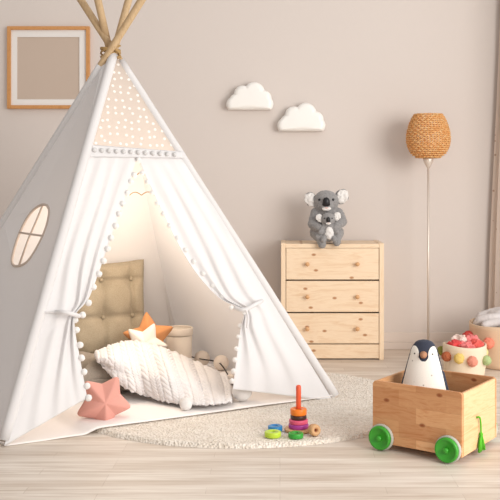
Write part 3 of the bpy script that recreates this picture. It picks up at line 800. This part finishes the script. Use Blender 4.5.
# ================================================================= PENGUIN
pg = thing('plush_penguin', 'navy and white plush penguin standing inside the pine toy cart', 'plush penguin', V((424-CX)*3.66/F, 3.655, CZ0+.018))
pg.rotation_euler.z = math.radians(-13); pg.scale = (1.05, 1.05, 1.02)
PH = .372
prof_p = [(.0,.0),(.070,.001),(.094,.012),(.103,.05),(.103,.09),(.098,.13),(.091,.17),(.083,.205),(.0745,.24),(.067,.27),(.0605,.295),(.0555,.315),(.0495,.335),(.040,.352),(.026,.366),(.0,.372)]
def psurf(a, t, off=0.):
    q = poly([(r, z, 0) for r, z in prof_p], t); r = max(q.x, 0) + off; z = q.y
    return V(r*math.cos(a) - .012*smooth((.372-z)/.3)*.3, r*.72*math.sin(a), z)
b = bm_(); nA, nT = 96, 90
rows = [[b.verts.new(psurf(2*PI*i/nA, j/nT)) for i in range(nA)] for j in range(1, nT)]
p0 = b.verts.new((0,0,0)); p1 = b.verts.new((0,0,PH))
for r0, r1 in zip(rows, rows[1:]):
    for i in range(nA): b.faces.new((r0[i], r0[(i+1)%nA], r1[(i+1)%nA], r1[i]))
for i in range(nA): b.faces.new((p0, rows[0][(i+1)%nA], rows[0][i])); b.faces.new((p1, rows[-1][i], rows[-1][(i+1)%nA]))
obj('body', b, 'navy', pg)
def pwhite(a, t):
    """belly and cheeks, seen from the penguin's front"""
    p = psurf(a, t); q = poly([(r, z, 0) for r, z in prof_p], t); rx = max(q.x, 1e-4)
    if p.y > 0: return False
    fx = (p.x)/rx; z = p.z
    if abs(fx) > .93: return False
    if z < .292: return True
    # cheek lobes
    for sx in (-1,1):
        if ((p.x - sx*.034)/.0165)**2 + ((z-.318)/.031)**2 < 1: return True
    if ((p.x)/.021)**2 + ((z-.328)/.037)**2 < 1: return False
    return z < .312 and abs(fx) < .92
b = bm_(); nA, nT = 360, 320; cache = {}
def vv(i, j):
    if (i, j) not in cache: cache[i, j] = b.verts.new(psurf(PI + PI*i/nA, j/nT, .0016))
    return cache[i, j]
for j in range(8, nT-8):
    for i in range(nA):
        if pwhite(PI + PI*(i+.5)/nA, (j+.5)/nT): b.faces.new((vv(i,j), vv(i+1,j), vv(i+1,j+1), vv(i,j+1)))
o = obj('belly', b, 'belly', pg); s_ = o.modifiers.new('felt', 'SOLIDIFY'); s_.thickness = .002; s_.offset = -1
def front_y(x, z):
    for t in [i/400 for i in range(401)]:
        q = poly([(r, zz_, 0) for r, zz_ in prof_p], t)
        if q.y >= z: return -q.x*.72*math.sqrt(max(0, 1-(x/max(q.x,1e-4))**2))
    return 0
b = bm_(); lathe(b, [(0,.026),(.006,.0245),(.0115,.015),(.0145,.0),(0,-.006)], 28, (0,-1,-.12), (0, front_y(0,.318)+.002, .318)); obj('beak', b, 'beak', pg)
for sx in (-1,1):
    x = sx*.034; z = .320; b = bm_(); ellipsoid(b, (x, front_y(x, z)-.001, z), .0032, sub=2); obj('eye', b, 'black', pg)
    b = bm_()      # flipper lying along the flank
    capsule(b, (sx*.066,.012,.235), (sx*.093,.012,.115), .013, .015, 8)
    bmesh.ops.scale(b, verts=b.verts, vec=(1,1.5,1)); blob('flipper', b, 'navy', pg, .005, 0, 4)

# ================================================================= BASKETS
def basket(name, label, c, r0, r1, h, mat, seed):
    o = thing(name, label, 'basket', c)
    def ring(z, rr, a): return rr*(1 + .025*noise.noise(V(math.cos(a)*1.2+seed, math.sin(a)*1.2, z*5)))
    b = bm_(); n = 72; rows = []
    prof = [(0,0)] + [(r0*.94,0),(r0,.006)] + [(lerp(r0, r1, t) + .004*math.sin(t*PI), h*t) for t in [i/10 for i in range(1,11)]] + [(r1-.004,h+.003),(r1-.009,h)] + [(lerp(r1, r0, t)-.009, h*(1-t)+.008*t) for t in (.3,.6,1)] + [(0,.008)]
    for r, z in prof:
        rows.append([b.verts.new((0,0,z))] if r == 0 else [b.verts.new((ring(z, r, 2*PI*i/n)*math.cos(2*PI*i/n), ring(z, r, 2*PI*i/n)*math.sin(2*PI*i/n), z + (.005*math.sin(4*PI*i/n+seed) if z > h*.9 else 0))) for i in range(n)])
    for a, q in zip(rows, rows[1:]):
        for i in range(n):
            j = (i+1) % n
            if len(a) == 1: b.faces.new((a[0], q[i], q[j]))
            elif len(q) == 1: b.faces.new((a[i], q[0], a[j]))
            else: b.faces.new((a[i], q[i], q[j], a[j]))
    bmesh.ops.recalc_face_normals(b, faces=b.faces); obj('body', b, mat, o); return o
B1c = V((464.5-CX)*4.985/F, 4.985, 0); B1r = .119
b1 = basket('pompom_basket', 'small cream felt basket with coloured pompoms holding red and pink cloths', B1c, .108, .119, .168, 'basket', 1)
def bp(par, c, r, h, px, py, rad, mat):
    """pompom sewn where the line of sight through it meets the basket's side"""
    for d in [c.y - r - .03 + i*.002 for i in range(200)]:
        p = at(px, py, d)
        if math.hypot(p.x-c.x, p.y-c.y) <= r + rad*.55: break
    else:
        p = at(px, py, c.y)
        q = V(p.x-c.x, p.y-c.y, 0); q = q.normalized()*(r+rad*.55); p = V(c.x+q.x, c.y+q.y, p.z)
    pom('pompom', p - c, rad, M[mat], par, px, 4)
for px, py, r, m in ((446.5,356.5,.027,'rust'),(459,358.5,.028,'yellow'),(472.5,361.5,.028,'pinkp'),(486.5,360.5,.026,'sage')): bp(b1, B1c, B1r*.97, .168, px, py, r, m)
for a, z, m in ((150,.12,'olive'),(25,.115,'lemon'),(70,.12,'coral'),(110,.12,'yellow')):
    t = math.radians(a); pom('pompom', V((B1r*.97+.016)*math.cos(t), (B1r*.97+.016)*math.sin(t), z), .026, M[m], b1, a, 4)
B2c = V(1.325, 5.265, 0); B2r = .215
b2 = basket('pompom_basket', 'large peach felt basket with coral pompoms holding a grey cloth', B2c, .195, .215, .245, 'basket2', 4)
for px, py, r, m in ((468.5,336.5,.033,'crimson'),(488.5,343.5,.032,'coral')): bp(b2, B2c, B2r*.98, .245, px, py, r, m)
for a, m in ((300,'yellow'),(345,'pinkp'),(30,'sage'),(75,'coral'),(120,'rust')):
    t = math.radians(a); pom('pompom', V((B2r+.016)*math.cos(t), (B2r+.016)*math.sin(t), .165), .031, M[m], b2, a, 4)
def crumple(c, r, mat, seed, name, label, cat, group=None, freq=22, amp=.55):
    b = bm_(); ellipsoid(b, (0,0,0), (r[0], r[1], r[2]), Matrix.Rotation(seed, 3, 'Z'), 5)
    b.normal_update(); mr = min(r)
    for v in b.verts:
        q = v.co*freq + V(seed*5, seed*3, seed); w = noise.noise_vector(q*.4)
        h = 1 - 2*abs(noise.noise(q + w*1.2)); h2 = 1 - 2*abs(noise.noise(q*2.1 + w))
        v.co += v.normal*mr*amp*(.65*h + .35*h2 - .3)
    return tag(obj(name, b, mat, None, True, Vector(c)), label, cat, group)
scr = [(-.062,-.03,.160,.048,'scrap_red','red crumpled cloth at the left side of the small pompom basket'),
       (-.022,.035,.178,.050,'scrap_white','whitish pink crumpled cloth at the back top of the small basket'),
       (.000,-.058,.162,.046,'scrap_pink','rosy pink crumpled cloth at the front of the small pompom basket'),
       (.048,.035,.182,.048,'scrap_pink','pale pink crumpled cloth heaped highest in the small pompom basket'),
       (.068,-.025,.164,.044,'scrap_coral','coral red crumpled cloth at the right side of the small basket'),
       (-.045,.06,.15,.04,'scrap_coral','coral crumpled cloth at the back left of the small basket')]
for i, (x, y, z, r, m, lab) in enumerate(scr):
    crumple(B1c + V(x*.88, y*.8 + .004, z - .009), (r*.9, r*.78, r*.7), m, i+1, 'crumpled_cloth', lab, 'cloth', 'cloths in the small basket', 34, .75)
# grey cloth: one folded heap
b = bm_()
for pts, r in (([(-.165,.0,.255),(-.15,-.03,.315),(-.07,-.06,.35),(.0,-.03,.34),(.05,.0,.30)], .032), ([(-.14,-.09,.27),(-.06,-.10,.305),(.03,-.13,.285),(.13,-.11,.265)], .03),
               ([(-.06,.04,.36),(.02,.0,.385),(.08,-.05,.34),(.16,-.06,.28)], .034), ([(-.12,.10,.31),(-.03,.10,.365),(.07,.08,.37),(.14,.02,.32)], .036), ([(.0,-.15,.255),(.05,-.09,.30),(.11,-.02,.31)], .026), ([(0,.02,.12),(0,.02,.24)], .13), ([(0,.04,.24),(0,.05,.31)], .075)):
    for i in range(21): q = poly(pts, i/20); q.z = .235 + (q.z-.25)*.5 if q.z > .25 else q.z - .015; ellipsoid(b, q, (r, r, r*.85), sub=2)
gc = blob('grey_cloth', b, 'grey_cloth', None, .006, .006, 2, B2c + V(0,0,0)); tag(gc, 'pale grey cloth heaped in folds in the large peach basket', 'cloth')

# ================================================================= STACKING TOY
ZR = .0195
tc = gp(298.5, 430.5, ZR); tc.z = ZR; tk = tc.y/F
st = thing('stacking_toy_stand', 'round beech base with an orange red peg standing on the rug', 'stacking toy', tc)
obj('base', lathe(bm_(), [(0,0),(.057,0),(.059,.003),(.059,.008),(.057,.011),(0,.011)], 48), 'r_wood', st)
obj('peg', lathe(bm_(), [(0,.011),(.0108,.011),(.0108,.184),(.0085,.190),(0,.192)], 24), 'r_red', st)
def ringm(r, h, hole=.0125, e=.0035):
    return lathe(bm_(), [(hole,0),(r-e,0),(r-e*.3,e*.3),(r,e),(r,h-e),(r-e*.3,h-e*.3),(r-e,h),(hole,h)], 48, close=True)
z = .0114
for r, h, m, lab in ((.042,.019,'r_purple','purple wooden ring lowest on the stacking peg'), (.0395,.018,'r_pink','pink wooden ring on the peg above the purple ring'), (.034,.0175,'r_brown','dark brown wooden ring on the peg between pink and orange'), (.0345,.026,'r_orange','orange wooden ring topmost on the stacking peg')):
    tag(obj('toy_ring', ringm(r, h), m, None, True, tc + V(0,0,z)), lab, 'toy ring', 'rings of the stacking toy'); z += h + .0004
for px, py, r, h, m, lab in ((272.8,434.5,.034,.022,'r_lime','lime green wooden ring lying on the rug, furthest from the cart'), (275,429.5,.0305,.022,'r_blue','blue wooden ring lying on the rug behind the lime green ring'), (295.8,435.5,.031,.020,'r_green','dark green wooden ring lying on the rug in front of the stacking peg')):
    p = gp(px, py, ZR); 
    if m == 'r_green': p = gp(295.8, 437.5, ZR)
    if m == 'r_lime': p = gp(272.8, 436.6, ZR)
    if m == 'r_blue': p = gp(275.2, 430.8, ZR)
    tag(obj('toy_ring', ringm(r, h), m, None, True, p), lab, 'toy ring', 'rings of the stacking toy')
bead = lathe(bm_(), [(.008,-.019),(.017,-.021),(.023,-.014),(.0242,0),(.023,.014),(.017,.021),(.008,.019)], 36, (.35,-.85,.12), close=True)
bd = obj('wooden_bead', bead, 'r_wood', None, True, gp(314.2, 430, ZR+.023) ); tag(bd, 'plain beech bead with a hole tipped over on the rug', 'toy bead')
bd.location.z = ZR + .0235

# ================================================================= LIGHT, CAMERA
wl = bpy.data.lights.new('window daylight', 'AREA'); wl.shape = 'RECTANGLE'; wl.size = 2.4; wl.size_y = 2.0; wl.energy = 132; wl.color = (1, .965, .925)
o = bpy.data.objects.new('window daylight', wl); C.objects.link(o); o.location = (2.9, 1.4, 1.6)
o.rotation_euler = (V(0,4.6,.7) - o.location).to_track_quat('-Z', 'Y').to_euler()
pl = bpy.data.lights.new('tent glow', 'POINT'); pl.energy = 9.5; pl.color = (1, .83, .65); pl.shadow_soft_size = .2
o = bpy.data.objects.new('tent glow', pl); C.objects.link(o); o.location = (-.72, 4.46, .78)
w = bpy.data.worlds.new('daylight'); bpy.context.scene.world = w; w.use_nodes = True
nt = w.node_tree; bg = nt.nodes['Background']; bg.inputs[1].default_value = .68
# the sky is brighter towards the window side of the room
tc_ = nt.nodes.new('ShaderNodeTexCoord'); sx_ = nt.nodes.new('ShaderNodeSeparateXYZ'); mr_ = nt.nodes.new('ShaderNodeMapRange'); mc_ = nt.nodes.new('ShaderNodeMix'); mc_.data_type = 'RGBA'
mr_.inputs[1].default_value = -1; mr_.inputs[2].default_value = 1
nt.links.new(tc_.outputs['Generated'], sx_.inputs[0]); nt.links.new(sx_.outputs[0], mr_.inputs[0]); nt.links.new(mr_.outputs[0], mc_.inputs[0])
mc_.inputs[6].default_value = (.50,.44,.40,1); mc_.inputs[7].default_value = (1.8,1.77,1.74,1); nt.links.new(mc_.outputs[2], bg.inputs[0])
cam = bpy.data.cameras.new('camera'); co = bpy.data.objects.new('camera', cam); C.objects.link(co)
cam.sensor_width = 36; cam.lens = F/500*36; cam.shift_x = -(CX-250)/500; cam.shift_y = -(250-CY)/500
co.location = (0,0,H); co.rotation_euler = (PI/2,0,0)
sc_ = bpy.context.scene; sc_.camera = co
sc_.view_settings.view_transform = 'Standard'; sc_.view_settings.look = 'None'; sc_.view_settings.exposure = 0.0; sc_.view_settings.gamma = 1; sc_.view_settings.use_curve_mapping = False
